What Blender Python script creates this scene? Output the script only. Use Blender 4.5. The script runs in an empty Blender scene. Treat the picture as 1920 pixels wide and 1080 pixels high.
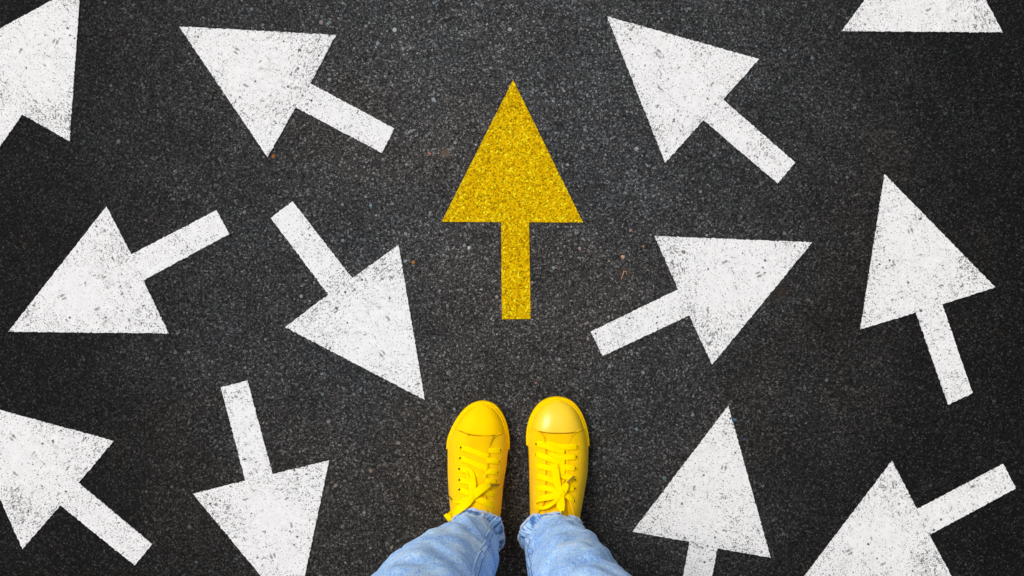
import bpy, bmesh, math, random
import numpy as np
from mathutils import Vector, noise, Matrix
random.seed(7)

# ------------------------------------------------------------------ camera, sky, sun, exposure
SC = bpy.context.scene
COL = SC.collection
H = 1.55                    # camera height above the road (m)
W = 1.72                    # width of road across the picture (m)
S = W / 1920.0
cam_d = bpy.data.cameras.new("camera"); cam = bpy.data.objects.new("camera", cam_d); COL.objects.link(cam)
cam.location = (0, 0, H); cam.rotation_euler = (0, 0, 0)
cam_d.sensor_width = 36; cam_d.lens = 36 * H / W
cam_d.clip_start = 0.01; cam_d.clip_end = 500
SC.camera = cam
wd = bpy.data.worlds.new("World"); SC.world = wd; wd.use_nodes = True
nt = wd.node_tree
sky = nt.nodes.new('ShaderNodeTexSky'); sky.sky_type = 'NISHITA'; sky.sun_disc = False
SUN_EL, SUN_AZ = math.radians(52), math.radians(312)
sky.sun_elevation = SUN_EL; sky.sun_rotation = SUN_AZ
sky.air_density = 1.0; sky.dust_density = 6.0; sky.ozone_density = 0.6
hs = nt.nodes.new('ShaderNodeHueSaturation'); hs.inputs['Saturation'].default_value = .4      # overcast: nearly colourless
nt.links.new(sky.outputs[0], hs.inputs['Color'])
nt.links.new(hs.outputs[0], nt.nodes['Background'].inputs[0])
nt.nodes['Background'].inputs[1].default_value = 0.13
sl = bpy.data.lights.new("sun", 'SUN'); sl.energy = 1.5; sl.angle = math.radians(26); sl.color = (1, .98, .955)
so = bpy.data.objects.new("sun", sl); COL.objects.link(so)
so.rotation_euler = (math.radians(90) - SUN_EL, 0, math.pi - SUN_AZ)
SC.view_settings.view_transform = 'Standard'; SC.view_settings.look = 'None'
SC.view_settings.gamma = 1; SC.view_settings.exposure = -0.14

# ------------------------------------------------------------------ helpers
def P(px, py, z=0.0):
    f = (1 - z / H) * S
    return Vector(((px - 960) * f, (540 - py) * f, z))

def mk(name, verts, faces, mat=None, parent=None, smooth=True, uvs=None):
    me = bpy.data.meshes.new(name)
    me.from_pydata([tuple(v) for v in verts], [], faces)
    if uvs is not None:
        uv = me.uv_layers.new(name="UVMap")
        for poly in me.polygons:
            for li in poly.loop_indices:
                uv.data[li].uv = uvs[me.loops[li].vertex_index]
    if smooth: me.polygons.foreach_set('use_smooth', [True] * len(me.polygons))
    if mat: me.materials.append(mat)
    me.update()
    o = bpy.data.objects.new(name, me); COL.objects.link(o)
    if parent: o.parent = parent
    return o

def recalc(o):
    bm = bmesh.new(); bm.from_mesh(o.data)
    bmesh.ops.recalc_face_normals(bm, faces=bm.faces)
    bm.to_mesh(o.data); bm.free()

def tag(o, label=None, cat=None, group=None, kind=None):
    if label: o['label'] = label
    if cat: o['category'] = cat
    if group: o['group'] = group
    if kind: o['kind'] = kind
    return o

def catmull(pts, n=8, closed=False):
    pts = [np.array(p, float) for p in pts]
    out = []
    N = len(pts)
    rng = range(N if closed else N - 1)
    for i in rng:
        p1, p2 = pts[i], pts[(i + 1) % N]
        p0 = pts[(i - 1) % N] if (closed or i > 0) else 2 * p1 - p2
        p3 = pts[(i + 2) % N] if (closed or i < N - 2) else 2 * p2 - p1
        for k in range(n):
            t = k / n
            out.append(0.5 * ((2 * p1) + (-p0 + p2) * t + (2 * p0 - 5 * p1 + 4 * p2 - p3) * t * t + (-p0 + 3 * p1 - 3 * p2 + p3) * t ** 3))
    if not closed: out.append(pts[-1])
    return out

# ---- material node helpers
class NT:
    def __init__(s, name):
        s.m = bpy.data.materials.new(name); s.m.use_nodes = True
        s.t = s.m.node_tree; s.b = s.t.nodes['Principled BSDF']
    def n(s, typ, **kw):
        nd = s.t.nodes.new(typ)
        for k, v in kw.items(): setattr(nd, k, v)
        return nd
    def l(s, a, b): s.t.links.new(a, b)
    def setin(s, nd, **kw):
        for k, v in kw.items():
            i = nd.inputs[k.replace('_', ' ')]
            if hasattr(v, 'is_linked') or isinstance(v, bpy.types.NodeSocket): s.l(v, i)
            else: i.default_value = v
        return nd
    def noise(s, co, scale, detail=4, rough=.5, dist=0):
        nd = s.n('ShaderNodeTexNoise'); s.setin(nd, Scale=scale, Detail=detail, Roughness=rough, Distortion=dist); s.l(co, nd.inputs['Vector']); return nd.outputs['Fac']
    def vor(s, co, scale, out='Color', feature='F1', rnd=1.0):
        nd = s.n('ShaderNodeTexVoronoi', feature=feature); nd.inputs['Scale'].default_value = scale; s.l(co, nd.inputs['Vector'])
        nd.inputs['Randomness'].default_value = rnd
        return nd.outputs[out]
    def ramp(s, f, stops, interp='LINEAR'):
        nd = s.n('ShaderNodeValToRGB'); cr = nd.color_ramp; cr.interpolation = interp
        while len(cr.elements) < len(stops): cr.elements.new(.5)
        for e, (p, c) in zip(cr.elements, stops):
            e.position = p; e.color = (c, c, c, 1) if isinstance(c, (int, float)) else (*c, 1)
        s.l(f, nd.inputs[0]); return nd.outputs[0]
    def mix(s, f, a, b, mode='MIX'):
        nd = s.n('ShaderNodeMix', data_type='RGBA', blend_type=mode)
        for i, v in ((0, f), (6, a), (7, b)):
            if isinstance(v, bpy.types.NodeSocket): s.l(v, nd.inputs[i])
            elif i == 0: nd.inputs[i].default_value = v
            else: nd.inputs[i].default_value = (v, v, v, 1) if isinstance(v, (int, float)) else (*v, 1)
        return nd.outputs[2]
    def math(s, op, a, b=0.0, c=0.0, clamp=False):
        nd = s.n('ShaderNodeMath', operation=op, use_clamp=clamp)
        for i, v in enumerate((a, b, c)):
            if isinstance(v, bpy.types.NodeSocket): s.l(v, nd.inputs[i])
            else: nd.inputs[i].default_value = v
        return nd.outputs[0]
    def vmath(s, op, a, b=None):
        nd = s.n('ShaderNodeVectorMath', operation=op); s.l(a, nd.inputs[0])
        if b is not None:
            if isinstance(b, bpy.types.NodeSocket): s.l(b, nd.inputs[1])
            else: nd.inputs[1].default_value = b
        return nd.outputs[0]
    def mapping(s, co, loc=(0,0,0), rot=(0,0,0), scale=(1,1,1)):
        nd = s.n('ShaderNodeMapping'); s.l(co, nd.inputs[0])
        nd.inputs[1].default_value = loc; nd.inputs[2].default_value = rot; nd.inputs[3].default_value = scale
        return nd.outputs[0]
    def bump(s, h, strength=.5, dist=.001, normal=None):
        nd = s.n('ShaderNodeBump'); nd.inputs['Strength'].default_value = strength; nd.inputs['Distance'].default_value = dist
        s.l(h, nd.inputs['Height'])
        if normal: s.l(normal, nd.inputs['Normal'])
        return nd.outputs[0]
    def sep(s, c):
        nd = s.n('ShaderNodeSeparateColor'); s.l(c, nd.inputs[0]); return nd.outputs
    def comb(s, x, y, z):
        nd = s.n('ShaderNodeCombineXYZ')
        for i, v in enumerate((x, y, z)):
            if isinstance(v, bpy.types.NodeSocket): s.l(v, nd.inputs[i])
            else: nd.inputs[i].default_value = v
        return nd.outputs[0]

# asphalt grain shared by road and paint (world position)
def grain(M, co):
    w = M.noise(co, 260, 2, .5)
    cow = M.vmath('ADD', co, M.vmath('MULTIPLY', M.comb(w, w, 0.0), (.0016, .0012, 0)))
    fine = M.sep(M.vor(cow, 620))
    mid = M.sep(M.vor(cow, 360))
    return cow, fine, mid

def mat_asphalt():
    M = NT('asphalt'); co = M.n('ShaderNodeNewGeometry').outputs['Position']
    cow, fine, mid = grain(M, co)
    nf = M.noise(co, 900, 3, .7)
    f1 = M.ramp(fine[0], [(0, .004), (.35, .013), (.70, .030), (.88, .075), (.95, .14), (1, .28)])
    f2 = M.ramp(mid[0], [(0, .008), (.5, .022), (.82, .045), (.95, .12), (1, .26)])
    c = M.mix(.5, f1, f2)
    c = M.mix(1, c, M.ramp(nf, [(.3, .45), (.7, 1.6)]), 'MULTIPLY')
    # scattered pale stones
    st = M.n('ShaderNodeTexVoronoi', feature='F1'); st.inputs['Scale'].default_value = 85; M.l(cow, st.inputs['Vector'])
    stc = M.sep(st.outputs['Color'])
    rad = M.math('MULTIPLY', stc[1], .30)
    inside = M.math('LESS_THAN', st.outputs['Distance'], rad)
    dens = M.noise(co, 4.0, 3, .6)
    thr = M.math('SUBTRACT', 1.06, M.math('MULTIPLY', dens, .52))
    pick = M.math('GREATER_THAN', stc[0], thr)
    mask = M.math('MULTIPLY', inside, pick)
    stone = M.ramp(stc[2], [(0, (.07, .08, .08)), (.4, (.15, .15, .15)), (.75, (.21, .205, .19)), (.9, (.13, .18, .21)), (.96, (.19, .155, .14)), (1, (.25, .24, .23))])
    c = M.mix(mask, c, stone)
    # slight colour in the grit
    hue = M.ramp(mid[2], [(0, (1.04, .98, .95)), (.5, (1, 1, 1)), (.75, (.93, 1.0, 1.05)), (.93, (1.0, 1.0, 1.0)), (1, (1.1, .97, .9))])
    c = M.mix(.8, c, M.mix(1, c, hue, 'MULTIPLY'))
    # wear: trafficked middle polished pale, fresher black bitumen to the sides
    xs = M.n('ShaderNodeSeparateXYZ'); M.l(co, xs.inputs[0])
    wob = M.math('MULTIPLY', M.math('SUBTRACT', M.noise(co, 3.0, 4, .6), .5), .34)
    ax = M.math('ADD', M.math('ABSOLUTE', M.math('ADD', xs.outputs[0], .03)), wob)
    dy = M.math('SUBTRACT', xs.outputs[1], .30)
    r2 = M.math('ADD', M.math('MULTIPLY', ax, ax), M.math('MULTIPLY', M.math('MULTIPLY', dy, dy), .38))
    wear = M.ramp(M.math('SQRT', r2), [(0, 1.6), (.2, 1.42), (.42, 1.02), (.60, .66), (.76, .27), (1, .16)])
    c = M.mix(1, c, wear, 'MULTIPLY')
    xt = M.n('ShaderNodeSeparateXYZ'); M.l(co, xt.inputs[0])
    tint = M.ramp(M.math('ADD', M.noise(M.mapping(co, loc=(3, 1, 0)), 2.6, 4, .6), M.math('MULTIPLY', xt.outputs[1], .22)), [(.38, (1.05, .99, .93)), (.5, (1, 1, 1)), (.62, (.96, 1.0, 1.03))])
    c = M.mix(1, c, tint, 'MULTIPLY')
    blot = M.ramp(M.noise(co, 9, 5, .65), [(.3, .72), (.7, 1.25)])
    c = M.mix(1, c, blot, 'MULTIPLY')
    spark = M.math('MULTIPLY', M.math('GREATER_THAN', fine[2], .95), M.ramp(fine[0], [(0, 0), (1, 1)]))
    c = M.mix(M.math('MULTIPLY', spark, .9), c, (.075, .075, .075), 'LIGHTEN')
    # black pinholes
    pit = M.ramp(M.noise(co, 210, 4, .75), [(.36, .12), (.46, 1)])
    c = M.mix(1, c, pit, 'MULTIPLY')
    # faint tan stain and rusty stains
    for (px, py, r, colr) in ((835, 287, .011, (.16, .11, .075)), (1172, 512, .014, (.05, .033, .022)), (1460, 548, .02, (.03, .02, .014))):
        p = P(px, py)
        d = M.n('ShaderNodeVectorMath', operation='DISTANCE'); M.l(co, d.inputs[0]); d.inputs[1].default_value = p
        k = M.math('DIVIDE', M.math('ADD', d.outputs['Value'], M.math('MULTIPLY', M.math('SUBTRACT', M.noise(co, 160, 3), .5), .012)), r)
        c = M.mix(M.math('MULTIPLY', M.ramp(k, [(.3, 1), (1, 0)]), .55), c, colr)
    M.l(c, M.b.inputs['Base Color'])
    M.b.inputs['Roughness'].default_value = .8
    M.b.inputs['Specular IOR Level'].default_value = .12
    hgt = M.math('ADD', M.math('MULTIPLY', fine[1], .6), M.math('ADD', M.math('MULTIPLY', mid[1], .9), M.math('ADD', M.math('MULTIPLY', mask, .8), pit)))
    M.l(M.bump(hgt, .55, .0011), M.b.inputs['Normal'])
    return M.m

def mat_white():
    M = NT('white_road_paint'); co = M.n('ShaderNodeTexCoord').outputs['Object']
    info = M.n('ShaderNodeObjectInfo'); rnd = info.outputs['Random']
    off = M.comb(M.math('MULTIPLY', rnd, 7.0), M.math('MULTIPLY', rnd, 3.0), 0.0)
    loc = co
    co = M.vmath('ADD', co, off)
    wl = M.noise(loc, 150, 4, .7)
    def spot(x, y, sx, sy, rot):
        q = M.mapping(M.vmath('SUBTRACT', loc, (x, y, 0)), rot=(0, 0, rot), scale=(1 / sx, 1 / sy, 0))
        d = M.n('ShaderNodeVectorMath', operation='LENGTH'); M.l(q, d.inputs[0]); return d.outputs['Value']
    clean = M.ramp(M.math('MULTIPLY', spot(.0, .095, .062, .075, .2), .5), [(.2, 1), (.75, 0)])
    sx_ = M.n('ShaderNodeSeparateXYZ'); M.l(loc, sx_.inputs[0])
    clean = M.math('MAXIMUM', clean, M.ramp(M.math('ADD', M.math('MULTIPLY', sx_.outputs[1], 4.0), .5), [(.40, .62), (.52, 0)]))
    marks = None
    for (x, y, sx, sy, rot) in ((.014, .134, .0032, .012, .35), (.008, .131, .0025, .010, .35), (.014, .090, .0045, .003, 0), (-.033, .091, .0032, .0055, .8), (.076, .064, .004, .003, 0), (.088, .036, .003, .003, 0), (-.0125, -.088, .006, .0035, .4), (-.020, -.120, .003, .0025, 0), (.030, .030, .007, .0022, 1.1), (-.062, .018, .0022, .005, .3)):
        k = M.math('ADD', spot(x, y, sx, sy, rot), M.math('MULTIPLY', M.math('SUBTRACT', wl, .5), 5.0))
        k = M.ramp(k, [(.25, 1), (.62, 0)])
        marks = k if marks is None else M.math('MAXIMUM', marks, k)
    big = M.noise(co, 14, 4, .6)
    n1 = M.noise(co, 400, 3, .72)
    n2 = M.noise(M.mapping(co, rot=(0, 0, .5), scale=(1, 1.7, 1)), 120, 5, .75, .6)
    n3 = M.noise(co, 60, 6, .8)
    th = M.math('SUBTRACT', M.math('MULTIPLY', M.math('SUBTRACT', big, .5), .17), M.math('MULTIPLY', M.math('SUBTRACT', clean, .26), .040))
    p1 = M.ramp(M.math('ADD', n1, th), [(.585, 0), (.603, 1)])
    p2 = M.ramp(M.math('ADD', n2, M.math('MULTIPLY', th, 1.2)), [(.60, 0), (.615, 1)])
    # single chips
    v = M.n('ShaderNodeTexVoronoi'); v.inputs['Scale'].default_value = 110
    w = M.noise(co, 500, 2)
    M.l(M.vmath('ADD', co, M.vmath('MULTIPLY', M.comb(w, n1, 0.0), (.005, .005, 0))), v.inputs['Vector'])
    vs = M.sep(v.outputs['Color'])
    chip = M.math('MULTIPLY', M.math('LESS_THAN', v.outputs['Distance'], M.math('MULTIPLY', vs[1], .24)), M.math('GREATER_THAN', M.math('ADD', vs[0], M.math('MULTIPLY', th, 2)), .77))
    v2 = M.n('ShaderNodeTexVoronoi'); v2.inputs['Scale'].default_value = 42
    M.l(M.vmath('ADD', co, M.vmath('MULTIPLY', M.comb(n1, w, 0.0), (.012, .010, 0))), v2.inputs['Vector'])
    v2s = M.sep(v2.outputs['Color'])
    chip2 = M.math('MULTIPLY', M.math('LESS_THAN', v2.outputs['Distance'], M.math('ADD', M.math('MULTIPLY', v2s[1], .10), .04)), M.math('GREATER_THAN', v2s[0], .80))
    chip = M.math('MAXIMUM', M.math('MAXIMUM', chip, chip2), M.math('MULTIPLY', marks, .72))
    # hairline cracks
    cr = M.n('ShaderNodeTexVoronoi', feature='DISTANCE_TO_EDGE'); cr.inputs['Scale'].default_value = 34
    M.l(M.vmath('ADD', co, M.vmath('MULTIPLY', M.comb(n3, n2, 0.0), (.03, .03, 0))), cr.inputs['Vector'])
    crk = M.math('MULTIPLY', M.ramp(cr.outputs[0], [(.008, 1), (.02, 0)]), M.ramp(M.noise(co, 22, 3), [(.56, 0), (.64, 1)]))
    base = M.mix(M.ramp(n3, [(.35, 0), (.7, 1)]), (.81, .81, .805), (.70, .70, .695))
    base = M.mix(M.ramp(M.noise(co, 26, 4, .7), [(.60, 0), (.74, .5)]), base, (.62, .62, .61))
    c = M.mix(M.math('MULTIPLY', p1, .92), base, (.09, .09, .09))
    c = M.mix(M.math('MULTIPLY', p2, .82), c, (.045, .042, .04))
    c = M.mix(M.math('MULTIPLY', chip, .88), c, (.03, .028, .027))
    c = M.mix(M.math('MULTIPLY', crk, .55), c, (.10, .10, .10))
    M.l(c, M.b.inputs['Base Color']); M.b.inputs['Roughness'].default_value = .7
    M.b.inputs['Specular IOR Level'].default_value = .25
    h = M.math('SUBTRACT', M.math('MULTIPLY', n1, .5), M.math('ADD', p2, chip))
    M.l(M.bump(h, .35, .0008), M.b.inputs['Normal'])
    return M.m

def mat_yellow_paint():
    M = NT('yellow_road_paint'); co = M.n('ShaderNodeNewGeometry').outputs['Position']
    cow, fine, mid = grain(M, co)
    n1 = M.noise(co, 330, 4, .75)
    g = M.math('ADD', M.math('MULTIPLY', fine[0], .45), M.math('MULTIPLY', mid[0], .55))
    c = M.ramp(g, [(0, (.28, .15, .001)), (.28, (.66, .37, .001)), (.52, (.88, .53, .001)), (.76, (.98, .64, .001)), (1, (1, .84, .02))])
    c = M.mix(M.ramp(n1, [(.38, .9), (.48, 0)]), c, (.14, .08, .002))
    c = M.mix(M.ramp(M.noise(co, 30, 4, .7), [(.55, 0), (.75, .35)]), c, (.62, .30, .004))
    c = M.mix(M.ramp(mid[1], [(.93, 0), (.94, .9)]), c, (1, .90, .02))
    c = M.mix(M.ramp(M.noise(co, 130, 5, .8), [(.34, .85), (.40, 0)]), c, (.08, .05, .004))
    M.l(c, M.b.inputs['Base Color']); M.b.inputs['Roughness'].default_value = .6
    M.b.inputs['Specular IOR Level'].default_value = .2
    M.b.inputs['Specular Tint'].default_value = (1, .75, .05, 1)
    h = M.math('ADD', M.math('MULTIPLY', fine[1], .6), M.math('ADD', mid[1], M.math('MULTIPLY', n1, 1.5)))
    M.l(M.bump(h, .9, .0015), M.b.inputs['Normal'])
    return M.m

def mat_plain(name, col, rough=.6, spec=.3, nscale=600, bs=.15, var=.06, coat=0):
    M = NT(name); co = M.n('ShaderNodeTexCoord').outputs['Object']
    n = M.noise(co, nscale, 3, .6)
    lo = tuple(c * (1 - var) for c in col); hi = tuple(min(1, c * (1 + var)) for c in col)
    M.l(M.mix(M.ramp(M.noise(co, 45, 4, .6), [(.35, 0), (.65, 1)]), lo, hi), M.b.inputs['Base Color'])
    M.b.inputs['Roughness'].default_value = rough; M.b.inputs['Specular IOR Level'].default_value = spec
    M.b.inputs['Coat Weight'].default_value = coat; M.b.inputs['Coat Roughness'].default_value = .25
    M.l(M.bump(n, bs, .0006), M.b.inputs['Normal'])
    return M.m

def mat_canvas(name, col):
    M = NT(name); co = M.n('ShaderNodeTexCoord').outputs['Object']
    w1 = M.n('ShaderNodeTexWave', bands_direction='X'); w1.inputs['Scale'].default_value = 330; M.l(co, w1.inputs['Vector'])
    w2 = M.n('ShaderNodeTexWave', bands_direction='Y'); w2.inputs['Scale'].default_value = 330; M.l(co, w2.inputs['Vector'])
    wv = M.math('ADD', w1.outputs['Fac'], w2.outputs['Fac'])
    M.b.inputs['Specular Tint'].default_value = (1, .75, .05, 1)
    lo = tuple(c * .86 for c in col)
    c = M.mix(M.ramp(M.noise(co, 28, 4, .6), [(.3, 0), (.7, 1)]), lo, col)
    M.l(c, M.b.inputs['Base Color']); M.b.inputs['Roughness'].default_value = .85
    M.b.inputs['Specular IOR Level'].default_value = .15
    M.b.inputs['Sheen Weight'].default_value = .08
    n = M.noise(co, 55, 4, .6)
    M.l(M.bump(wv, .12, .0004, M.bump(n, .12, .003)), M.b.inputs['Normal'])
    return M.m

def mat_denim(name='denim', hem=False):
    # uv: u around the leg (m), v along the leg (m, 0 at the hem)
    M = NT(name); tc = M.n('ShaderNodeTexCoord'); uv = tc.outputs['UV']; co = tc.outputs['Object']
    big = M.noise(co, 12, 5, .62)
    mid = M.noise(M.mapping(uv, scale=(1.0, .45, 1)), 130, 5, .7)
    fib = M.noise(M.mapping(uv, rot=(0, 0, .7), scale=(1.5, .5, 1)), 290, 3, .7)
    t = M.math('ADD', M.math('MULTIPLY', big, .55), M.math('MULTIPLY', mid, .45))
    c = M.ramp(t, [(.38, (.13, .34, .84)), (.46, (.26, .52, 1.0)), (.54, (.39, .65, 1.0)), (.63, (.62, .80, 1.0))])
    c = M.mix(M.ramp(fib, [(.48, 0), (.64, .7)]), c, (.64, .80, 1.0))
    c = M.mix(M.ramp(fib, [(.34, .7), (.45, 0)]), c, (.12, .30, .70))
    # pale abraded crease lines
    cr = M.n('ShaderNodeTexVoronoi', feature='DISTANCE_TO_EDGE'); cr.inputs['Scale'].default_value = 17
    M.l(M.vmath('ADD', M.mapping(uv, rot=(0, 0, .5), scale=(1, .45, 1)), M.vmath('MULTIPLY', M.comb(big, mid, 0.0), (.05, .03, 0))), cr.inputs['Vector'])
    c = M.mix(M.math('MULTIPLY', M.ramp(cr.outputs[0], [(.0, .5), (.025, 0)]), M.ramp(M.noise(co, 16, 3), [(.5, 0), (.6, 1)])), c, (.72, .82, .98))
    # worn hem
    sp = M.n('ShaderNodeSeparateXYZ'); M.l(uv, sp.inputs[0])
    v = sp.outputs[1]
    pat = M.ramp(M.noise(M.mapping(uv, scale=(1, .6, 1)), 62, 3, .6), [(.44, 0), (.54, 1)])
    if hem:
        band = M.n('ShaderNodeTexWave', bands_direction='DIAGONAL'); band.inputs['Scale'].default_value = 190; M.l(uv, band.inputs['Vector'])
        c = M.mix(M.math('MULTIPLY', band.outputs['Fac'], .5), (.42, .52, .70), (.66, .72, .84))
    else:
        dk = M.math('MULTIPLY', M.ramp(v, [(.002, 1), (.020, 1), (.032, 0)]), pat)
        c = M.mix(M.math('MULTIPLY', dk, .92), c, (.025, .13, .36))
        w = M.math('MULTIPLY', M.ramp(v, [(.020, 0), (.027, 1), (.034, 1), (.044, 0)]), M.ramp(M.noise(uv, 90, 4, .7), [(.42, 0), (.55, 1)]))
        c = M.mix(M.math('MULTIPLY', w, .75), c, (.68, .77, .90))
    M.l(c, M.b.inputs['Base Color']); M.b.inputs['Roughness'].default_value = .9
    M.b.inputs['Specular IOR Level'].default_value = .1
    M.b.inputs['Sheen Weight'].default_value = .1
    tw = M.n('ShaderNodeTexWave', bands_direction='DIAGONAL'); tw.inputs['Scale'].default_value = 260; M.l(uv, tw.inputs['Vector'])
    h = M.math('ADD', M.math('MULTIPLY', tw.outputs['Fac'], .3), fib)
    M.l(M.bump(h, .3, .0008, M.bump(mid, .45, .003)), M.b.inputs['Normal'])
    return M.m

YEL = (1, .575, .001)
m_asphalt = mat_asphalt(); m_white = mat_white(); m_ypaint = mat_yellow_paint()
m_canvas = mat_canvas('yellow_canvas', YEL)
m_quarter = mat_canvas('yellow_canvas_quarter', (1, .605, .001))
m_rubber = mat_plain('yellow_rubber', (.97, .60, .001), .5, .15, 300, .05, .02)
m_gloss = mat_plain('yellow_polished_rubber', (.93, .60, .01), .34, .4, 200, .02, .02, coat=.45)
m_lace = mat_plain('yellow_lace', (1.0, .69, .0), .8, .15, 900, .5, .02)
m_aglet = mat_plain('olive_aglet', (.26, .17, .015), .4, .4, 300, .1, .1)
for m_ in (m_rubber, m_lace): m_.node_tree.nodes['Principled BSDF'].inputs['Specular Tint'].default_value = (1, .75, .05, 1)
m_stitch = mat_plain('yellow_thread', (.72, .40, .002), .8, .1)
m_dark = mat_plain('eyelet_hole', (.02, .015, .005), .9, .1)
m_gap_shade = mat_plain('brown_gap_shade', (.16, .085, .005), .9, .05)  # shade of the toe-cap gap, put into the colour
m_lining = mat_plain('dark_lining', (.05, .03, .01), .9, .1)
m_denim = mat_denim(); m_hem = mat_denim('denim_hem', True)
m_thread = mat_plain('seam_thread', (.13, .24, .46), .9, .1, 700, .5, .25)
m_skin = mat_plain('skin', (.55, .33, .24), .5, .4, 200, .1)

# ------------------------------------------------------------------ road
g = 40.0
road = mk('road', [(-g, -g, 0), (g, -g, 0), (g, g, 0), (-g, g, 0)], [(0, 1, 2, 3)], m_asphalt, smooth=False)
tag(road, kind='structure')

# ------------------------------------------------------------------ painted arrows: tip, barb, junction, shaft end, shaft end, junction, barb
def arrow(name, pts, mat, label, group=None, thick=.0016, jit=.0011):
    w = [P(*p) for p in pts]
    mid = (w[2] + w[5]) / 2; ax = (w[0] - mid); ang = math.atan2(ax.y, ax.x) - math.pi / 2
    R = Matrix.Rotation(-ang, 3, 'Z')
    loc = [R @ (p - mid) for p in w]
    rr = random.Random(name + label)
    out = []
    for i, a in enumerate(loc):
        b = loc[(i + 1) % 7]; d = b - a; n = max(2, int(d.length / .0032)); nrm = Vector((-d.y, d.x, 0)).normalized()
        ph = rr.random() * 100
        for k in range(n):
            j = jit * (noise.noise(Vector((k * .8 + ph, 0, 0))) * 1.2 + rr.uniform(-.5, .5)) if k else 0
            out.append(a + d * (k / n) + nrm * j)
    N = len(out)
    verts = [(p.x, p.y, 0.0) for p in out] + [(p.x, p.y, thick) for p in out]
    faces = [tuple(range(N, 2 * N))] + [(i, (i + 1) % N, N + (i + 1) % N, N + i) for i in range(N)]
    o = mk(name, verts, faces, mat, smooth=False)
    recalc(o)
    o.location = mid + Vector((0, 0, .0002)); o.rotation_euler = (0, 0, ang)
    return tag(o, label, 'painted arrow', group)

G = 'white arrows painted on the asphalt'
AR = [
 ([(152,-28),(131,265),(43,215),(-62,364),(-108,338),(-2,189),(-123,121)], 'white painted arrow cut off by the top left corner, pointing up to the right'),
 ([(336,50),(502,295),(554.6,201.5),(716.5,287),(739.5,241),(582,156.5),(630.5,66)], 'white painted arrow pointing up left, in the upper row left of the yellow arrow'),
 ([(1138,31),(1247,305.4),(1319,225.5),(1457.7,344),(1490.4,304.8),(1355.4,187),(1422.8,111.3)], 'white painted arrow pointing up left, just right of the top of the yellow arrow'),
 ([(16.3,622),(317,625),(269.5,525.5),(430.5,439),(406.3,394.3),(247,477),(200.3,387)], 'white painted arrow pointing down left with its tip near the left edge'),
 ([(796.7,749.6),(747.4,459),(660.7,521.5),(549,377.4),(508,409),(615.6,552),(535.2,613.3)], 'white painted arrow pointing down right, tip just above the left sneaker'),
 ([(-83,745.6),(43,1029),(114,947),(253.3,1059.4),(285.8,1019.5),(148,905),(214,826.5)], 'white painted arrow pointing up left, its tip cut off by the left edge'),
 ([(555.3,1157.8),(617.4,863),(511.5,888.6),(464.4,713.4),(414.7,726.4),(460.5,900.6),(362.3,925.5)], 'white painted arrow pointing straight down, its tip cut off left of the jeans'),
 ([(1365.2,760.7),(1185.5,996.7),(1293,1015.3),(1258,1198),(1311.5,1207.6),(1344.5,1027.6),(1444.4,1045.3)], 'white painted arrow pointing up, shaft cut off by the bottom edge right of the jeans'),
 ([(1494,1098),(1794,1099),(1741.7,1002.4),(1904,915.3),(1880,869.7),(1719,954.3),(1672,863.8)], 'white painted arrow in the bottom right corner pointing down left'),
 ([(1522.5,454.3),(1227,442.5),(1271.3,542.5),(1107,622),(1130,667.5),(1292,591.3),(1335,683.3)], 'white painted arrow pointing up right, right of the yellow arrow shaft'),
 ([(1658,327),(1612.8,617.5),(1716.7,586),(1777.2,758.5),(1822.8,737.2),(1766,570.7),(1865.4,538.7)], 'white painted arrow pointing up with a slight left lean by the right edge'),
 ([(1577,59),(1753,-177),(1803,-82),(1967,-162),(1992,-115),(1828,-35),(1879.3,61)], 'white painted arrow cut off by the top edge near the top right corner'),
]
for pts, lab in AR: arrow('painted_arrow', pts, m_white, lab, G)
arrow('painted_arrow', [(962,150),(828,416),(939.5,416.5),(941,598.5),(995,598),(992,417),(1093,417)], m_ypaint,
      'yellow painted arrow pointing straight up ahead of the sneakers', thick=.0012, jit=.0004)

# ------------------------------------------------------------------ grit and litter
def pebble(px, py, r, col, name, label, cat, flat=.45, seed=1, elong=1.0):
    m = mat_plain('litter_' + name, col, .8, .2, 400, .4, .2)
    bm = bmesh.new(); bmesh.ops.create_icosphere(bm, subdivisions=2, radius=1)
    for v in bm.verts:
        k = 1 + .38 * noise.noise(v.co * 1.3 + Vector((seed * 3.1, 0, 0)))
        v.co = Vector((v.co.x * k * elong, v.co.y * k, max(v.co.z, -.3) * k * flat)) * r
    zmin = min(v.co.z for v in bm.verts)
    me = bpy.data.meshes.new(name); bm.to_mesh(me); bm.free(); me.materials.append(m)
    o = bpy.data.objects.new(name, me); COL.objects.link(o)
    o.location = P(px, py) + Vector((0, 0, -zmin)); o.rotation_euler = (0, 0, seed)
    return tag(o, label, cat)
pebble(1168, 482, .0034, (.42, .25, .16), 'pebble', 'tan pebble lying above the dry twig, right of the yellow arrow shaft', 'pebble', seed=2)
pebble(1206, 462, .0022, (.30, .18, .12), 'pebble', 'tiny orange pebble beside the barb of the right-pointing white arrow', 'pebble', seed=3, elong=.7)
pebble(1182, 432, .0026, (.25, .18, .15), 'pebble', 'small pinkish pebble highest in the cluster right of the yellow arrow', 'pebble', seed=5)
pebble(1378, 787, .0030, (.05, .13, .20), 'paint_chip', 'small blue chip lying beside the tip of the lower right white arrow', 'chip', seed=4, flat=.25)
pebble(1396, 823, .0016, (.04, .08, .17), 'paint_chip', 'tiny dark blue chip right of the lower right white arrow', 'chip', seed=7, flat=.25)
pebble(513, 293, .0034, (.24, .085, .012), 'leaf_scrap', 'rust brown leaf scrap at the lower barb of the upper left arrow', 'leaf', seed=6, flat=.2)
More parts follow.
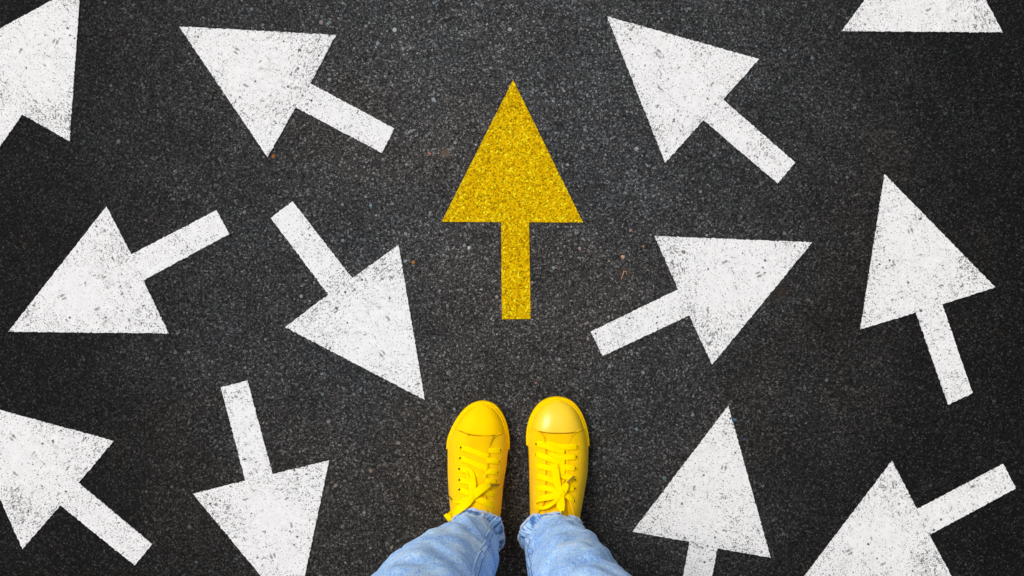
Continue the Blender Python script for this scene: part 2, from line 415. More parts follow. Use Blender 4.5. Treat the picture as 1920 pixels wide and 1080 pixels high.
pebble(775, 492, .0030, (.30, .12, .015), 'leaf_scrap', 'orange leaf scrap right of the down right white arrow', 'leaf', seed=8, flat=.2)
pebble(805, 288, .0022, (.30, .14, .11), 'pebble', 'tiny red pebble left of the yellow arrow head', 'pebble', seed=9, elong=1.6)
pebble(1005, 718, .0022, (.24, .14, .11), 'pebble', 'tiny reddish pebble above the gap between the sneakers', 'pebble', seed=10)
pebble(880, 465, .0031, (.40, .45, .45), 'pebble', 'pale grey pebble left of the yellow arrow shaft', 'pebble', seed=11)
pebble(1087, 466, .0028, (.30, .22, .19), 'pebble', 'brownish grey pebble right of the yellow arrow shaft', 'pebble', seed=12)
pebble(740, 56, .0036, (.32, .36, .36), 'pebble', 'pale stone chip left of the yellow arrow near the top edge', 'pebble', seed=13, flat=.3)

def tube(pts, radii, n=8, cap=True):
    V, F = [], []
    T = []
    for i, p in enumerate(pts):
        a = pts[max(0, i - 1)]; b = pts[min(len(pts) - 1, i + 1)]; t = (Vector(b) - Vector(a)).normalized()
        up = Vector((0, 0, 1)) if abs(t.z) < .9 else Vector((0, 1, 0))
        s_ = t.cross(up).normalized(); u_ = s_.cross(t)
        r = radii[i] if hasattr(radii, '__len__') else radii
        for k in range(n):
            an = 2 * math.pi * k / n
            V.append(Vector(p) + s_ * math.cos(an) * r + u_ * math.sin(an) * r)
    for i in range(len(pts) - 1):
        for k in range(n):
            F.append((i * n + k, i * n + (k + 1) % n, (i + 1) * n + (k + 1) % n, (i + 1) * n + k))
    if cap:
        F.append(tuple(reversed(range(n)))); F.append(tuple(range((len(pts) - 1) * n, len(pts) * n)))
    return V, F
tw = [P(1165, 524, .0012), P(1168, 515, .0020), P(1170, 508, .0022), P(1175, 510, .0015), P(1174, 515, .001)]
V, F = tube([v for v in tw], [.0007, .0008, .0009, .0006, .0004], 6)
tag(mk('twig', V, F, mat_plain('dry_twig', (.50, .30, .16), .8, .2)), 'dry bent twig fragment below the tan pebble right of the yellow arrow', 'twig')

# ------------------------------------------------------------------ the person standing on the road
person = bpy.data.objects.new('person', None); COL.objects.link(person); person.empty_display_size = .1
person.location = (0.003, -.40, 0)
PO = Vector(person.location)
tag(person, 'person in light blue jeans and yellow canvas sneakers standing on the asphalt, seen from above', 'person')
def child(o):           # meshes are laid out in world metres, so undo the offset of the parent
    o.parent = person; o.matrix_parent_inverse = Matrix.Translation(-PO); return o

C = lambda x, y: (820 + x / 4.0, 730 + y / 4.0)

class Shoe:
    def __init__(s, left, right, heel, prof, side):
        # left/right outline points listed from the toe to the heel, in crop units
        s.side = side
        pts = list(left) + [heel] + list(reversed(right[1:]))
        wp = []
        for (x, y) in pts:
            q = P(*C(x, y), .012); wp.append((q.x, q.y))
        s.outline = [np.array(p) for p in catmull(wp, 12, True)]
        O = np.array(s.outline)
        s.toe = O[:, 1].max(); s.heel = O[:, 1].min()
        it, ih = int(O[:, 1].argmax()), int(O[:, 1].argmin())
        O2 = np.roll(O, -it, axis=0); ih = (ih - it) % len(O)
        L = O2[:ih + 1]; Rr = np.vstack([O2[ih:], O2[:1]])
        s.Ly = L[::-1, 1]; s.Lx = L[::-1, 0]
        s.Ry = Rr[:, 1]; s.Rx = Rr[:, 0]
        s.prof = prof
    def ends(s, y, inset=.0038):
        # inset outline: scale along y a little, then pull the sides in
        L0 = s.toe - s.heel; yc = (s.toe + s.heel) / 2
        yy = yc + (y - yc) * (L0 / 2) / (L0 / 2 - inset)
        yy = min(max(yy, s.heel), s.toe)
        xl = float(np.interp(yy, s.Ly, s.Lx)); xr = float(np.interp(yy, s.Ry, s.Rx))
        w = max((xr - xl) / 2, 0); c = (xl + xr) / 2
        w2 = w * max(0.0, 1 - inset / .052)
        return c - w2, c + w2
    def top(s, y):
        d = max(0.0, s.toe - y)
        hm = float(np.interp(d, s.prof[0], s.prof[1]))
        e = min(1, (d + .0005) / .046); k = math.sqrt(max(0, 1 - (1 - e) ** 2.2))
        dh = max(0.0, y - s.heel); e2 = min(1, (dh + .0005) / .02)
        return (.016 + (hm - .016) * k) if d < .1 else (.016 + (hm - .016) * math.sqrt(max(0, 1 - (1 - e2) ** 2)))
    def z(s, x, y):
        xl, xr = s.ends(y)
        if xr - xl < 1e-5: return .016
        u = (x - (xl + xr) / 2) / ((xr - xl) / 2); u = max(-1, min(1, u))
        zt = s.top(y)
        return .016 + (zt - .016) * (1 - abs(u) ** 3.0) ** (1 / 2.0)
    def nrm(s, x, y):
        e = .0012
        dx = (s.z(x + e, y) - s.z(x - e, y)) / (2 * e); dy = (s.z(x, y + e) - s.z(x, y - e)) / (2 * e)
        dx = max(-3, min(3, dx)); dy = max(-3, min(3, dy))
        return Vector((-dx, -dy, 1)).normalized()
    def at(s, cx, cy, off=0.0):
        z = .05
        for _ in range(14):
            q = P(*C(cx, cy), z); z = .5 * z + .5 * (s.z(q.x, q.y) + off)
        return P(*C(cx, cy), z)

def build_shoe(D):
    sh = Shoe(D['left'], D['right'], D['heel'], D['prof'], D['side'])
    # upper / vamp / tongue base: main mesh of the sneaker
    ns, nu = 110, 48
    ys = [sh.heel + (sh.toe - sh.heel) * (.5 - .5 * math.cos(math.pi * i / ns)) for i in range(ns + 1)]
    ys = [y for y in ys if sh.heel + .004 < y < sh.toe - .004]
    V, F = [], []
    for y in ys:
        xl, xr = sh.ends(y)
        for j in range(nu + 1):
            u = math.sin((j / nu - .5) * math.pi)
            x = (xl + xr) / 2 + u * (xr - xl) / 2
            dimple = 0
            V.append((x, y, sh.z(x, y) - .0006))
    for i in range(len(ys) - 1):
        for j in range(nu):
            a = i * (nu + 1) + j; F.append((a, a + 1, a + nu + 2, a + nu + 1))
    up = mk('sneaker', V, F, m_canvas); child(up)
    up['label'] = D['label']
    def sub(o):
        o.parent = up; o.matrix_parent_inverse = up.matrix_world.inverted() @ Matrix.Identity(4)
        o.matrix_parent_inverse = Matrix.Identity(4); return o

    # toe cap: patch of the same surface in front of the curved seam
    cap = [sh.at(*p) for p in catmull(D['cap'], 8)]
    cap.sort(key=lambda p: p.x)
    cxs = [p.x for p in cap]; cys = [p.y for p in cap]
    V, F = [], []; n1, n2 = 40, 56
    for i in range(n1 + 1):
        for j in range(n2 + 1):
            uu = math.sin((j / n2 - .5) * math.pi)
            # solve station: t=0 at the seam, 1 at the toe
            t = math.sin(i / n1 * math.pi / 2)
            x0 = cxs[0] + (cxs[-1] - cxs[0]) * (uu * .5 + .5)
            ysm = float(np.interp(x0, cxs, cys)); y = ysm + (sh.toe - .0042 - ysm) * t
            xl, xr = sh.ends(y); xl0, xr0 = sh.ends(ysm)
            u0 = (x0 - (xl0 + xr0) / 2) / ((xr0 - xl0) / 2)
            u0 = max(-1, min(1, u0 * (1.0 + .0 * t)))
            x = (xl + xr) / 2 + u0 * (xr - xl) / 2
            n_ = sh.nrm(x, y)
            V.append(Vector((x, y, sh.z(x, y))) + n_ * (D['capoff']))
    for i in range(n1):
        for j in range(n2):
            a = i * (n2 + 1) + j; F.append((a, a + 1, a + n2 + 2, a + n2 + 1))
    tc = mk('toe_cap', V, F, D['capmat']); sub(tc); recalc(tc)
    so_ = tc.modifiers.new('thick', 'SOLIDIFY'); so_.thickness = .0022; so_.offset = -1
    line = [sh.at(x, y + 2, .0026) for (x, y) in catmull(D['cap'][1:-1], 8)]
    Vv, Ff = tube(line, .00034, 6); sub(mk('seam', Vv, Ff, m_gap_shade))  # dark tube along the cap edge, stands in for the shadow gap

    # quarters with the lacing edge
    def quarter(edge, leftside):
        e = [sh.at(*p) for p in catmull(edge, 8)]
        e = sorted(e, key=lambda p: p.y)
        ey = [p.y for p in e]; ex = [p.x for p in e]
        y0, y1 = sh.heel + .005, ey[-1]
        V, F = [], []; n1, n2 = 120, 22
        for i in range(n1 + 1):
            y = y0 + (y1 - y0) * (1 - (1 - i / n1) ** 1.3)
            xl, xr = sh.ends(y)
            if y > ey[0]: xe = float(np.interp(y, ey, ex))
            else:
                k = (ey[0] - y) / max(1e-6, (ey[0] - y0)); mid = (xl + xr) / 2
                xe = ex[0] + (mid - ex[0]) * (k ** 1.5)
            xo = xl if leftside else xr
            ue = (xe - (xl + xr) / 2) / ((xr - xl) / 2 + 1e-9); ue = max(-.995, min(.995, ue))
            te = math.asin(ue); to = -math.pi / 2 if leftside else math.pi / 2
            for j in range(n2 + 1):
                u = math.sin(te + (to - te) * j / n2)
                x = (xl + xr) / 2 + u * (xr - xl) / 2
                n_ = sh.nrm(x, y)
                V.append(Vector((x, y, sh.z(x, y))) + n_ * (.0017 + .0012 * max(0, 1 - j * .5)))
        for i in range(n1):
            for j in range(n2):
                a = i * (n2 + 1) + j; F.append((a, a + 1, a + n2 + 2, a + n2 + 1))
        q = mk('quarter', V, F, m_quarter); sub(q); recalc(q)
        m = q.modifiers.new('thick', 'SOLIDIFY'); m.thickness = .0016; m.offset = -1
        ed = [sh.at(x, y, .0024) for (x, y) in catmull(edge[1:], 8)]
        Vv, Ff = tube(ed, .0005, 6); sub(mk('edge_shade', Vv, Ff, m_stitch))  # darker tube along the lacing edge, its shading line put in as colour
        # stitch row parallel to the edge
        dx = -1 if leftside else 1
        for off_ in (10, ):
            pts = [sh.at(x + dx * off_, y + 2, .0023) for (x, y) in catmull(edge[1:-2], 10)]
            Vv, Ff = tube(pts, .00035, 5); sub(mk('stitching', Vv, Ff, m_stitch))
        return q
    quarter(D['edgeL'], True); quarter(D['edgeR'], False)

    # tongue: raised strip between the quarters
    tl = D['tongue']; V, F = [], []
    ctr = catmull(tl, 8); n2 = 12
    for i, (x, y, w) in enumerate(ctr):
        for j in range(n2 + 1):
            u = j / n2 * 2 - 1
            V.append(sh.at(x + u * w, y, .0009 + .0012 * (1 - u * u)))
    for i in range(len(ctr) - 1):
        for j in range(n2):
            a = i * (n2 + 1) + j; F.append((a, a + 1, a + n2 + 2, a + n2 + 1))
    t_ = mk('tongue', V, F, m_canvas); sub(t_); recalc(t_)
    m = t_.modifiers.new('thick', 'SOLIDIFY'); m.thickness = .002; m.offset = -1

    # sole: profile swept round the outline
    O = sh.outline; N = len(O)
    nr = []
    for i in range(N):
        t = O[(i + 1) % N] - O[i - 1]; n_ = np.array([-t[1], t[0]]); n_ /= np.linalg.norm(n_) + 1e-9; nr.append(n_)
    area = sum(O[i][0] * O[(i + 1) % N][1] - O[(i + 1) % N][0] * O[i][1] for i in range(N))
    sg = -1 if area > 0 else 1
    def sweep(name, prof, idx, mat, closed, rough=0):
        V, F = [], []; K = len(prof)
        for q, i in enumerate(idx):
            for (o_, z_) in prof:
                f = 1.0
                if not closed: f = 1
                oo = o_ + (rough * (1 if q % 2 else -1) if .003 < z_ < .024 and o_ > .0005 else 0)
                p = O[i] + sg * nr[i] * oo; V.append((p[0], p[1], z_))
        n_ = len(idx)
        for q in range(n_ if closed else n_ - 1):
            for k in range(K - 1):
                a = q * K + k; b = ((q + 1) % n_) * K + k; F.append((a, b, b + 1, a + 1))
        if closed: F.append(tuple(q * K for q in range(n_)))
        else:
            F.append(tuple(range(K))); F.append(tuple((n_ - 1) * K + k for k in range(K)))
        o = mk(name, V, F, mat); sub(o); recalc(o)
        return o
    prof = [(-.003, 0), (-.0012, .001), (-.0006, .004), (-.0008, .0045), (-.0004, .006), (-.0008, .018), (-.0016, .0245), (-.0026, .0262), (-.0042, .0264), (-.0052, .025), (-.0056, .018)]
    sweep('sole', prof, list(range(N)), m_rubber, True)
    sweep('sole_line', [(-.0058, .0255), (-.0056, .0274), (-.0050, .0278), (-.0044, .0274), (-.0043, .0255)], list(range(N)), m_stitch, True).data.polygons[0]
    bw = [i for i in range(N) if O[i][1] > (P(*C(0, D['step']), .012).y)]
    # keep them in running order across the toe
    k0 = next(i for i in range(N) if (O[i][1] > P(*C(0, D['step']), .012).y) and not (O[i - 1][1] > P(*C(0, D['step']), .012).y))
    idx = []; i = k0
    while O[i % N][1] > P(*C(0, D['step']), .012).y: idx.append(i % N); i += 1
    bprof = [(-.001, .003), (.0012, .0035), (.0017, .006), (.0017, .017), (.0013, .0205), (0, .0215), (-.0012, .0213)]
    sweep('toe_bumper', bprof, idx, m_rubber, False, rough=.00025)

    # eyelets
    for (x, y) in D['eyelets']:
        x += -6 if x < D['tongue'][2][0] else 6
        p = sh.at(x, y, .0031); n_ = sh.nrm(p.x, p.y)
        rot = n_.to_track_quat('Z', 'Y').to_matrix()
        V, F = [], []; a_, b_ = 14, 6
        for i in range(a_):
            A = 2 * math.pi * i / a_
            for k in range(b_):
                B = 2 * math.pi * k / b_; r = .0024 + .0006 * math.cos(B)
                V.append(p + rot @ Vector((r * math.cos(A), r * math.sin(A), .0007 * math.sin(B))))
        for i in range(a_):
            for k in range(b_):
                F.append((i * b_ + k, ((i + 1) % a_) * b_ + k, ((i + 1) % a_) * b_ + (k + 1) % b_, i * b_ + (k + 1) % b_))
        nd = len(V)
        for i in range(a_):
            A = 2 * math.pi * i / a_; V.append(p + rot @ Vector((.0021 * math.cos(A), .0021 * math.sin(A), -.0001)))
        F.append(tuple(range(nd, nd + a_)))
        o = mk('eyelet', V, F, m_rubber); o.data.materials.append(m_dark); o.data.polygons[len(F) - 1].material_index = 1
        sub(o)

    # laces: flat woven ribbons
    def ribbon(name, pts, mat=m_lace, thick=.00085, tilt=0.0):
        # pts: (x, y, height above the shoe in mm, width in crop units[, twist in degrees])
        pts = [tuple(p) + (0,) * (5 - len(p)) for p in pts]
        sm = catmull(pts, 8)
        ctr = [sh.at(q[0], q[1], q[2] * .001) for q in sm]
        V, F = [], []; K = 12
        for i, q in enumerate(sm):
            t = (ctr[min(i + 1, len(ctr) - 1)] - ctr[max(i - 1, 0)]).normalized()
            n_ = sh.nrm(ctr[i].x, ctr[i].y); sd = t.cross(n_).normalized(); n_ = sd.cross(t)
            an = math.radians(q[4]); sd2 = sd * math.cos(an) + n_ * math.sin(an); n2_ = sd2.cross(t)
            hw = q[3] / 4 * S * 1.13 / 2
            for k in range(K):
                A = 2 * math.pi * k / K
                cx = math.copysign(abs(math.cos(A)) ** .6, math.cos(A)); cy = math.copysign(abs(math.sin(A)) ** .7, math.sin(A))
                V.append(ctr[i] + sd2 * cx * hw + n2_ * cy * thick)
        for i in range(len(sm) - 1):
            for k in range(K):
                F.append((i * K + k, i * K + (k + 1) % K, (i + 1) * K + (k + 1) % K, (i + 1) * K + k))
        F.append(tuple(range(K))); F.append(tuple(range((len(sm) - 1) * K, len(sm) * K)))
        o = mk(name, V, F, mat); sub(o); recalc(o)
        return o
    for name, pts in D['ribbons']:
        ribbon(name, pts, m_aglet if name == 'aglet' else m_lace, .0011 if name == 'aglet' else .0007)
    # knot
    kx, ky, kw, kh, kang = D['knot']
    c0 = sh.at(kx, ky, .0075); bm = bmesh.new(); bmesh.ops.create_icosphere(bm, subdivisions=3, radius=1)
    Rk = Matrix.Rotation(math.radians(kang), 3, 'Z')
    Vv = []
    for v in bm.verts:
        q = v.co; r = 1 / (abs(q.x) ** 3 + abs(q.y) ** 3 + abs(q.z) ** 3) ** (1 / 3)
        q = q * r; v.co = c0 + Rk @ Vector((q.x * kw / 4 * S / 2, q.y * kh / 4 * S / 2, q.z * .0032))
    me = bpy.data.meshes.new('knot'); bm.to_mesh(me); bm.free(); me.materials.append(m_lace)
    me.polygons.foreach_set('use_smooth', [True] * len(me.polygons))
    o = bpy.data.objects.new('knot', me); COL.objects.link(o); sub(o)
    return sh

PROF = ([0, .02, .045, .07, .085, .11, .14, .165, .19, .215, .26, .30], [.04, .046, .050, .053, .056, .064, .076, .088, .098, .085, .075, .07])
LB, LW = 2.6, 38   # base lace height (mm), width
left = dict(
  label='left yellow canvas sneaker with a long flat bow end trailing to the left', side='L',
  left=[(345,93),(270,109),(205,155),(150,225),(110,300),(84,370),(76,440),(76,520),(76,610),(79,700),(86,800),(95,900),(105,1000),(118,1120),(140,1240),(190,1325)],
  right=[(345,93),(420,113),(470,163),(505,230),(524,300),(535,380),(534,450),(526,520),(520,580),(506,660),(495,740),(488,830),(480,920),(468,1000),(458,1120),(435,1240),(385,1320)],
  heel=(285,1350), prof=PROF, capoff=.0007, capmat=m_rubber,
  cap=[(128,290),(150,303),(190,321),(240,336),(300,347),(350,350),(400,349),(450,340),(495,325),(515,316)],
  step=445,
  edgeL=[(132,300),(170,310),(205,322),(235,350),(247,395),(248,470),(244,590),(240,710),(236,800),(222,870),(195,940),(170,1000)],
  edgeR=[(512,322),(470,334),(430,352),(405,385),(392,440),(382,520),(370,640),(360,750),(358,830),(372,900),(400,945),(425,1010)],
  tongue=[(320,352,110),(318,420,80),(315,520,72),(310,640,66),(302,760,66),(298,850,72),(296,930,80),(294,1000,84)],
  eyelets=[(183,437),(177,517),(170,597),(171,680),(171,752),(192,832),(467,458),(458,543),(447,622),(437,692),(427,785),(417,875)],
  knot=(256,818,46,58,-50),
  ribbons=[
   ('lace',[(250,432,1.6,LW),(330,442,2.2,LW),(400,458,2.6,LW),(462,460,2.6,LW),(472,460,.6,30)]),
   ('lace',[(180,437,.6,28),(192,440,3.2,LW),(260,462,4.0,LW),(330,488,4.2,LW),(385,508,3.0,LW)]),
   ('lace',[(290,512,1.8,LW),(350,528,2.6,LW),(400,534,3.2,LW),(452,541,3.0,LW),(462,544,.6,28)]),
   ('lace',[(174,517,.6,28),(187,521,3.2,LW),(250,545,4.0,LW),(310,568,4.2,LW),(378,594,3.2,LW)]),
   ('lace',[(270,598,1.8,LW),(340,612,2.8,LW),(400,618,3.2,LW),(441,620,3.0,LW),(451,623,.6,28)]),
   ('lace',[(168,597,.6,28),(182,600,3.2,LW),(230,614,3.6,LW),(290,640,3.6,LW),(365,660,3.0,LW)]),
   ('lace',[(290,664,1.8,LW),(340,682,2.6,LW),(390,690,3.2,LW),(431,692,3.0,LW),(441,694,.6,28)]),
   ('lace',[(168,680,.6,28),(182,683,3.2,LW),(225,692,3.6,LW),(290,715,3.6,LW),(350,735,2.8,LW)]),
   ('lace',[(300,755,1.8,LW),(350,768,2.8,LW),(390,777,3.2,LW),(421,784,3.0,LW),(431,788,.6,26)]),
   ('lace',[(168,752,.6,28),(182,756,3.2,LW),(230,774,3.6,LW),(290,790,3.4,LW),(345,800,2.6,LW)]),
   ('lace',[(262,812,6.5,30),(300,820,6.0,34),(345,838,5.2,40),(390,858,3.6,42),(412,872,2.6,38),(420,880,.6,28)]),
   ('lace',[(172,836,.6,24),(190,834,3.4,30),(220,824,4.5,30),(252,814,6.5,32)]),
   # loop standing up the middle
   ('lace_loop',[(250,812,8.5,30),(262,770,9.5,36),(268,715,9.0,42),(262,650,7.0,36),(250,615,5.5,30),(232,598,4.5,22),(218,597,4.6,14),(222,620,4.8,12),(236,670,6.0,12),(242,730,7.0,12),(246,800,7.5,16)]),
   # end to the upper right with its tip
   ('lace',[(252,815,9.5,40),(285,785,10.5,52),(325,752,11,52),(365,728,10,46),(398,716,8.5,28)]),
   ('aglet',[(396,717,8.4,16),(430,719,8.0,16),(465,716,7.6,10)]),
   # long flat loop to the lower left
   ('lace_loop',[(258,812,9.5,44),(225,848,11,54),(180,885,12,56),(130,922,13,56),(66,970,12,54)]),
   ('lace',[(245,822,6.5,24),(200,838,7.0,18),(150,846,8.0,20),(128,842,8.0,14),(112,834,8.5,10)]),
   ('aglet',[(114,838,8.5,9),(99,814,9.5,11),(84,790,10.5,9)]),
  ])
right = dict(
  label='right yellow canvas sneaker with a glossy domed toe cap', side='R',
  left=[(900,62),(820,77),(760,118),(716,180),(688,250),(674,330),(674,400),(682,460),(684,520),(688,650),(690,780),(692,900),(694,1020),(702,1130),(722,1240),(765,1310)],
  right=[(900,62),(975,77),(1030,114),(1072,172),(1102,242),(1122,320),(1132,400),(1134,470),(1132,540),(1128,620),(1114,710),(1095,820),(1075,920),(1058,1000),(1045,1120),(1020,1240),(960,1312)],
  heel=(860,1340), prof=PROF, capoff=.0013, capmat=m_gloss,
  cap=[(700,285),(725,299),(765,314),(810,323),(870,328),(920,329),(970,328),(1020,323),(1060,311),(1080,303),(1100,293)],
  step=420,
  edgeL=[(706,292),(745,308),(775,325),(800,352),(811,395),(815,480),(816,610),(812,740),(806,830),(792,880),(765,920),(730,990)],
  edgeR=[(1096,298),(1060,312),(1020,332),(988,368),(970,415),(966,500),(966,620),(970,740),(980,810),(994,870),(1012,930),(1030,1000)],
  tongue=[(900,335,120),(893,400,90),(890,520,76),(890,640,74),(892,760,74),(892,850,78),(892,930,84),(892,1000,88)],
  eyelets=[(747,410),(742,490),(742,572),(747,655),(745,740),(772,818),(1040,430),(1035,507),(1030,592),(1027,680),(1025,745),(1022,838)],
  knot=(932,785,50,60,-35),
  ribbons=[
   ('lace',[(770,405,1.8,LW),(850,414,2.2,LW),(930,432,2.8,LW),(1034,431,2.8,LW),(1044,431,.6,28)]),
   ('lace',[(744,409,.6,28),(758,410,3.2,LW),(830,432,4.0,LW),(890,455,4.2,LW),(955,478,3.0,LW)]),
   ('lace',[(840,486,1.8,LW),(910,504,2.8,LW),(970,508,3.2,LW),(1029,507,3.0,LW),(1039,508,.6,28)]),
   ('lace',[(738,490,.6,28),(753,491,3.2,LW),(820,512,4.0,LW),(880,535,4.2,LW),(958,556,3.0,LW)]),
   ('lace',[(850,566,1.8,LW),(910,580,2.8,LW),(970,584,3.2,LW),(1024,591,3.0,LW),(1034,594,.6,28)]),
   ('lace',[(738,572,.6,28),(753,574,3.2,LW),(810,584,4.0,LW),(880,604,4.0,LW),(960,630,3.0,LW)]),
   ('lace',[(900,636,1.8,LW),(950,650,2.8,LW),(990,660,3.2,LW),(1021,668,3.0,LW),(1031,676,.6,28)]),
   ('lace',[(743,655,.6,28),(757,655,3.2,LW),(810,664,4.0,LW),(870,686,4.0,LW),(950,708,3.0,LW)]),
   ('lace',[(900,722,1.8,LW),(960,736,2.8,LW),(990,741,3.2,LW),(1019,744,3.0,LW),(1029,746,.6,28)]),
   ('lace',[(741,740,.6,28),(756,740,3.2,LW),(810,740,4.0,LW),(860,752,4.6,LW),(915,772,5.5,34)]),
   ('lace',[(938,788,6.5,28),(965,795,6.0,34),(995,812,4.6,40),(1018,832,3,36),(1026,842,.6,26)]),
   ('lace',[(750,820,.6,26),(765,818,3.4,34),(820,808,4.4,38),(880,795,5.4,34),(928,785,6.5,30)]),
   ('lace_loop',[(932,780,8.0,24),(912,740,9.0,40),(898,690,9.0,46),(890,630,8.0,46),(884,590,6.5,46),(880,560,4.6,44)]),
   ('lace',[(932,790,9.5,36),(950,755,10.0,46),(965,722,9.5,40),(974,700,9.0,20)]),
   ('aglet',[(972,704,9.0,12),(998,678,8.8,13),(1024,652,8.4,11)]),
   ('lace_loop',[(922,792,9.0,26),(890,808,10,22),(840,822,10,18),(785,830,10,20),(748,840,10,20),(738,860,10,18),(750,884,10,20),(790,890,11,24),(840,872,12,26),(885,838,11,26),(925,796,9.5,28)]),
   ('lace',[(932,790,8.5,30),(928,830,9.5,48),(926,870,10,54),(932,895,11.0,42),(938,918,12.5,22)]),
   ('aglet',[(938,914,12.0,17),(938,940,19.0,17),(937,966,24.0,14)]),
  ])
shL = build_shoe(left); shR = build_shoe(right)

# ------------------------------------------------------------------ jeans
def interp_path(tab, z):
    zs = [r[0] for r in tab]
    # smooth interpolation
    i = max(0, min(len(tab) - 2, sum(1 for q in zs if q <= z) - 1))
    t = (z - zs[i]) / (zs[i + 1] - zs[i])
    p0 = np.array(tab[max(0, i - 1)][1:]); p1 = np.array(tab[i][1:]); p2 = np.array(tab[i + 1][1:]); p3 = np.array(tab[min(len(tab) - 1, i + 2)][1:])
    return 0.5 * ((2 * p1) + (-p0 + p2) * t + (2 * p0 - 5 * p1 + 4 * p2 - p3) * t * t + (-p0 + 3 * p1 - 3 * p2 + p3) * t ** 3)

# z, cx, cy, rx, ry
LEG_L = [(.075, -.0605, -.403, .0400, .0500), (.115, -.0660, -.403, .0445, .0540), (.16, -.0725, -.402, .0505, .0590), (.22, -.0810, -.399, .0590, .0630), (.30, -.0930, -.394, .0695, .0670), (.42, -.1070, -.392, .0800, .0740), (.55, -.112, -.395, .0830, .0790), (.70, -.108, -.425, .0900, .0900), (.84, -.094, -.460, .0940, .1050)]
LEG_R = [(.075,  .0665, -.405, .0455, .0510), (.115,  .0695, -.404, .0480, .0540), (.16,  .0735, -.403, .0510, .0590), (.22,  .0785, -.400, .0560, .0620), (.30,  .0820, -.395, .0575, .0660), (.42,  .0885, -.391, .0640, .0730), (.55,  .097, -.395, .0730, .0790), (.70,  .102, -.425, .0880, .0900), (.84,  .094, -.460, .0940, .1050)]
NU, NV = 144, 230
def leg_mesh(tab, sgn, seed):
    V, F, U = [], [], []
    for i in range(NV + 1):
        t = (i / NV) ** 1.5
        for j in range(NU + 1):
            a = 2 * math.pi * j / NU + math.pi * (1.5)      # start behind the leg
            ca, sa = math.cos(a), math.sin(a)
            inner = max(0, -sgn * ca)                       # side facing the other leg (sgn=-1 left leg)
            zh = .068 + .024 * sa - .010 * inner            # hem line: high on the instep, low behind
            z = zh + (.84 - zh) * t
            cx, cy, rx, ry = interp_path(tab, max(.075, min(.8399, .075 + (.84 - .075) * t)))
            d = z - zh                                      # distance above the hem
            # folds
            p = Vector((ca * 2.0 + seed, sa * 2.0, z * 16))
            f = noise.noise(p) * .0052 + noise.noise(Vector((ca * 3 + seed * 2, sa * 3 + z * 26, z * 30))) * .0018
            at_ = a - sgn * z * 9; f += (.5 - abs(noise.noise(Vector((math.cos(at_) * 1.9 + seed, math.sin(at_) * 1.9, z * 9))))) * .0055 - .002
            # stacked fabric just above the hem
            k = math.exp(-d / .035)
            f += k * .0026 * math.sin((d * 260) + 2.0 * math.sin(a * 2 + seed)) * min(1, d / .006)
            f += math.exp(-d / .012) * (.0018 + .0016 * math.sin(3 * a + seed) + .0012 * math.sin(7 * a + seed * 2))
            # the turned flap of the hem on the inner side, with the hollow beneath it
            fl = inner ** 3
            f += fl * (.0045 * math.exp(-((d - .004) / .010) ** 2) - .012 * math.exp(-((d - .030) / .011) ** 2))
            x = cx + (rx + f) * ca; y = cy + (ry + f) * sa
            zz = z + .0015 * math.sin(5 * a + seed) * math.exp(-d / .02)
            V.append((x, y, zz)); U.append((a * .075, d))
    for i in range(NV):
        for j in range(NU):
            q = i * (NU + 1) + j; F.append((q, q + 1, q + NU + 2, q + NU + 1))
    return V, F, U
def a_per(a): return math.sin(a)

V1, F1, U1 = leg_mesh(LEG_L, -1, 1.7); V2, F2, U2 = leg_mesh(LEG_R, 1, 5.2)
V, F, U = list(V1), list(F1), list(U1)
o0 = len(V); V += V2; U += U2; F += [tuple(q + o0 for q in f) for f in F2]
# seat and waist
o0 = len(V); nz, na = 24, 72
for i in range(nz + 1):
    z = .78 + .25 * i / nz; t = i / nz
    rx = .186 * (1 - .18 * max(0, t - .3)); ry = .112 * (1 - .12 * t)
    if i == 0: rx *= .55; ry *= .6
    elif i == 1: rx *= .82; ry *= .85
    elif i == 2: rx *= .93; ry *= .95
    for j in range(na + 1):
        a = 2 * math.pi * j / na; V.append((rx * math.cos(a), -.462 + ry * math.sin(a), z)); U.append((a * .17, z))
for i in range(nz):
    for j in range(na):
        q = o0 + i * (na + 1) + j; F.append((q, q + 1, q + na + 2, q + na + 1))
jeans = mk('jeans', V, F, m_denim, uvs=U); child(jeans)
jeans['label'] = 'light blue faded jeans with frayed hems'
sm = jeans.modifiers.new('thick', 'SOLIDIFY'); sm.thickness = .0016; sm.offset = -1

def ring(Vs, i): return [Vector(Vs[i * (NU + 1) + j]) for j in range(NU)]
def hem(Vs, name='hem'):
    base = ring(Vs, 0); n = len(base); VV, FF, UU = [], [], []
    K = 10
    for j, p in enumerate(base):
        t = (base[(j + 1) % n] - base[j - 1]).normalized(); out = Vector((t.y, -t.x, 0)).normalized()
        for k in range(K):
            A = 2 * math.pi * k / K
            w = .0021 * (1 + .18 * math.sin(j * .9))
            VV.append(p + out * (.0006 + w * math.cos(A)) + Vector((0, 0, 1)) * (.0026 * math.sin(A)))
            UU.append((j * .0024, k * .0012))
    for j in range(n):
        for k in range(K):
            FF.append((j * K + k, ((j + 1) % n) * K + k, ((j + 1) % n) * K + (k + 1) % K, j * K + (k + 1) % K))
    o = mk('hem', VV, FF, m_hem, uvs=UU); o.parent = jeans; recalc(o); return o
hem(V1); hem(V2)
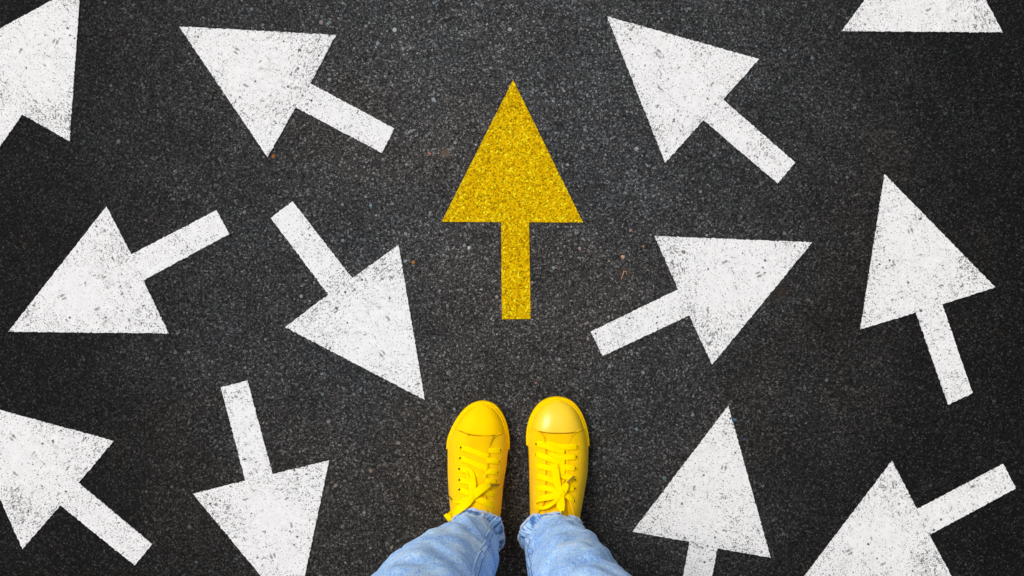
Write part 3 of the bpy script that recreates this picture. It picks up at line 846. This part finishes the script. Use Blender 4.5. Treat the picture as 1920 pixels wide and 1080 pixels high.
# frayed threads at the hems
def fray(Vs, seed, n=170):
    rr = random.Random(seed); VV, FF = [], []
    for _ in range(n):
        j = rr.randrange(NU); i = rr.choice([0, 1, 8, 10, 12, 14])
        p = Vector(Vs[i * (NU + 1) + j]); c = sum((Vector(Vs[i * (NU + 1) + q]) for q in range(0, NU, 12)), Vector()) / 12
        out = (p - c); out.z = 0; out.normalize()
        L = rr.uniform(.002, .0055); d = (out + Vector((rr.uniform(-1, 1), rr.uniform(-1, 1), rr.uniform(-.3, .6)))).normalized()
        pts = [p, p + out * .001 + d * L * .5, p + out * .001 + d * L + Vector((0, 0, -.001))]
        v, f = tube(pts, [.00022, .0002, .00012], 4); b = len(VV); VV += v; FF += [tuple(q + b for q in g_) for g_ in f]
    o = mk('frayed_thread', VV, FF, m_hem); o.parent = jeans; o['kind'] = 'stuff'; return o
fray(V1, 3); fray(V2, 4)
# side seam down each inner front
def seam(Vs, ang0, ang1, name='seam'):
    pts = []
    for i in range(2, NV - 10, 1):
        t = i / NV; a = ang0 + (ang1 - ang0) * t ** .6
        j = int(((a - 1.5 * math.pi) % (2 * math.pi)) / (2 * math.pi) * NU); fr = ((a - 1.5 * math.pi) % (2 * math.pi)) / (2 * math.pi) * NU - j
        A = Vector(Vs[i * (NU + 1) + j]); B = Vector(Vs[i * (NU + 1) + j + 1]); p = A.lerp(B, fr)
        tt = (B - A).normalized(); out = Vector((tt.y, -tt.x, 0)).normalized()
        pts.append((p, tt, out, i))
    VV, FF, UU = [], [], []; K = 9
    for (p, tt, out, i) in pts:
        for k in range(K):
            u = k / (K - 1) * 2 - 1
            puck = .0014 * math.sin(p.z * 900)
            hgt = (.0026 + puck * (1 - abs(u))) * (1 - abs(u) ** 4) + (.0007 if .5 < abs(u) < .85 else 0) - (.0004 if abs(u) == 1 else 0)
            VV.append(p + tt * u * .0058 + out * hgt); UU.append((u * .0058 + 1.3, p.z * 1.0))
    for i in range(len(pts) - 1):
        for k in range(K - 1):
            a = i * K + k; FF.append((a, a + 1, a + K + 1, a + K))
    o = mk(name, VV, FF, m_denim, uvs=UU); o.parent = jeans
    for side in (-1, 1):
        v, f = tube([p + tt * side * .0040 + out * .0030 for (p, tt, out, i) in pts], .0005, 5)
        st = mk('stitching', v, f, m_thread); st.parent = jeans
seam(V1, math.radians(36), math.radians(38)); seam(V2, math.radians(168), math.radians(160))

# legs inside the jeans
VV, FF = [], []
def limb(pts, rad):
    pp = catmull([tuple(p) + (r,) for p, r in zip(pts, rad)], 8)
    v, f = tube([Vector(q[:3]) for q in pp], [q[3] for q in pp], 20); b = len(VV); VV.extend(v); FF.extend(tuple(q + b for q in g_) for g_ in f)
limb([(-.058, -.405, .055), (-.062, -.408, .10), (-.095, -.405, .28), (-.110, -.395, .46), (-.10, -.43, .68), (-.085, -.46, .86), (-.04, -.462, .95), (0, -.462, .98)], [.036, .032, .048, .05, .068, .08, .085, .09])
limb([(.062, -.405, .055), (.066, -.408, .10), (.085, -.405, .28), (.097, -.395, .46), (.098, -.43, .68), (.085, -.46, .86), (.04, -.462, .95), (0, -.462, .98)], [.036, .032, .048, .05, .065, .08, .085, .09])
body = mk('body', VV, FF, m_skin); child(body)
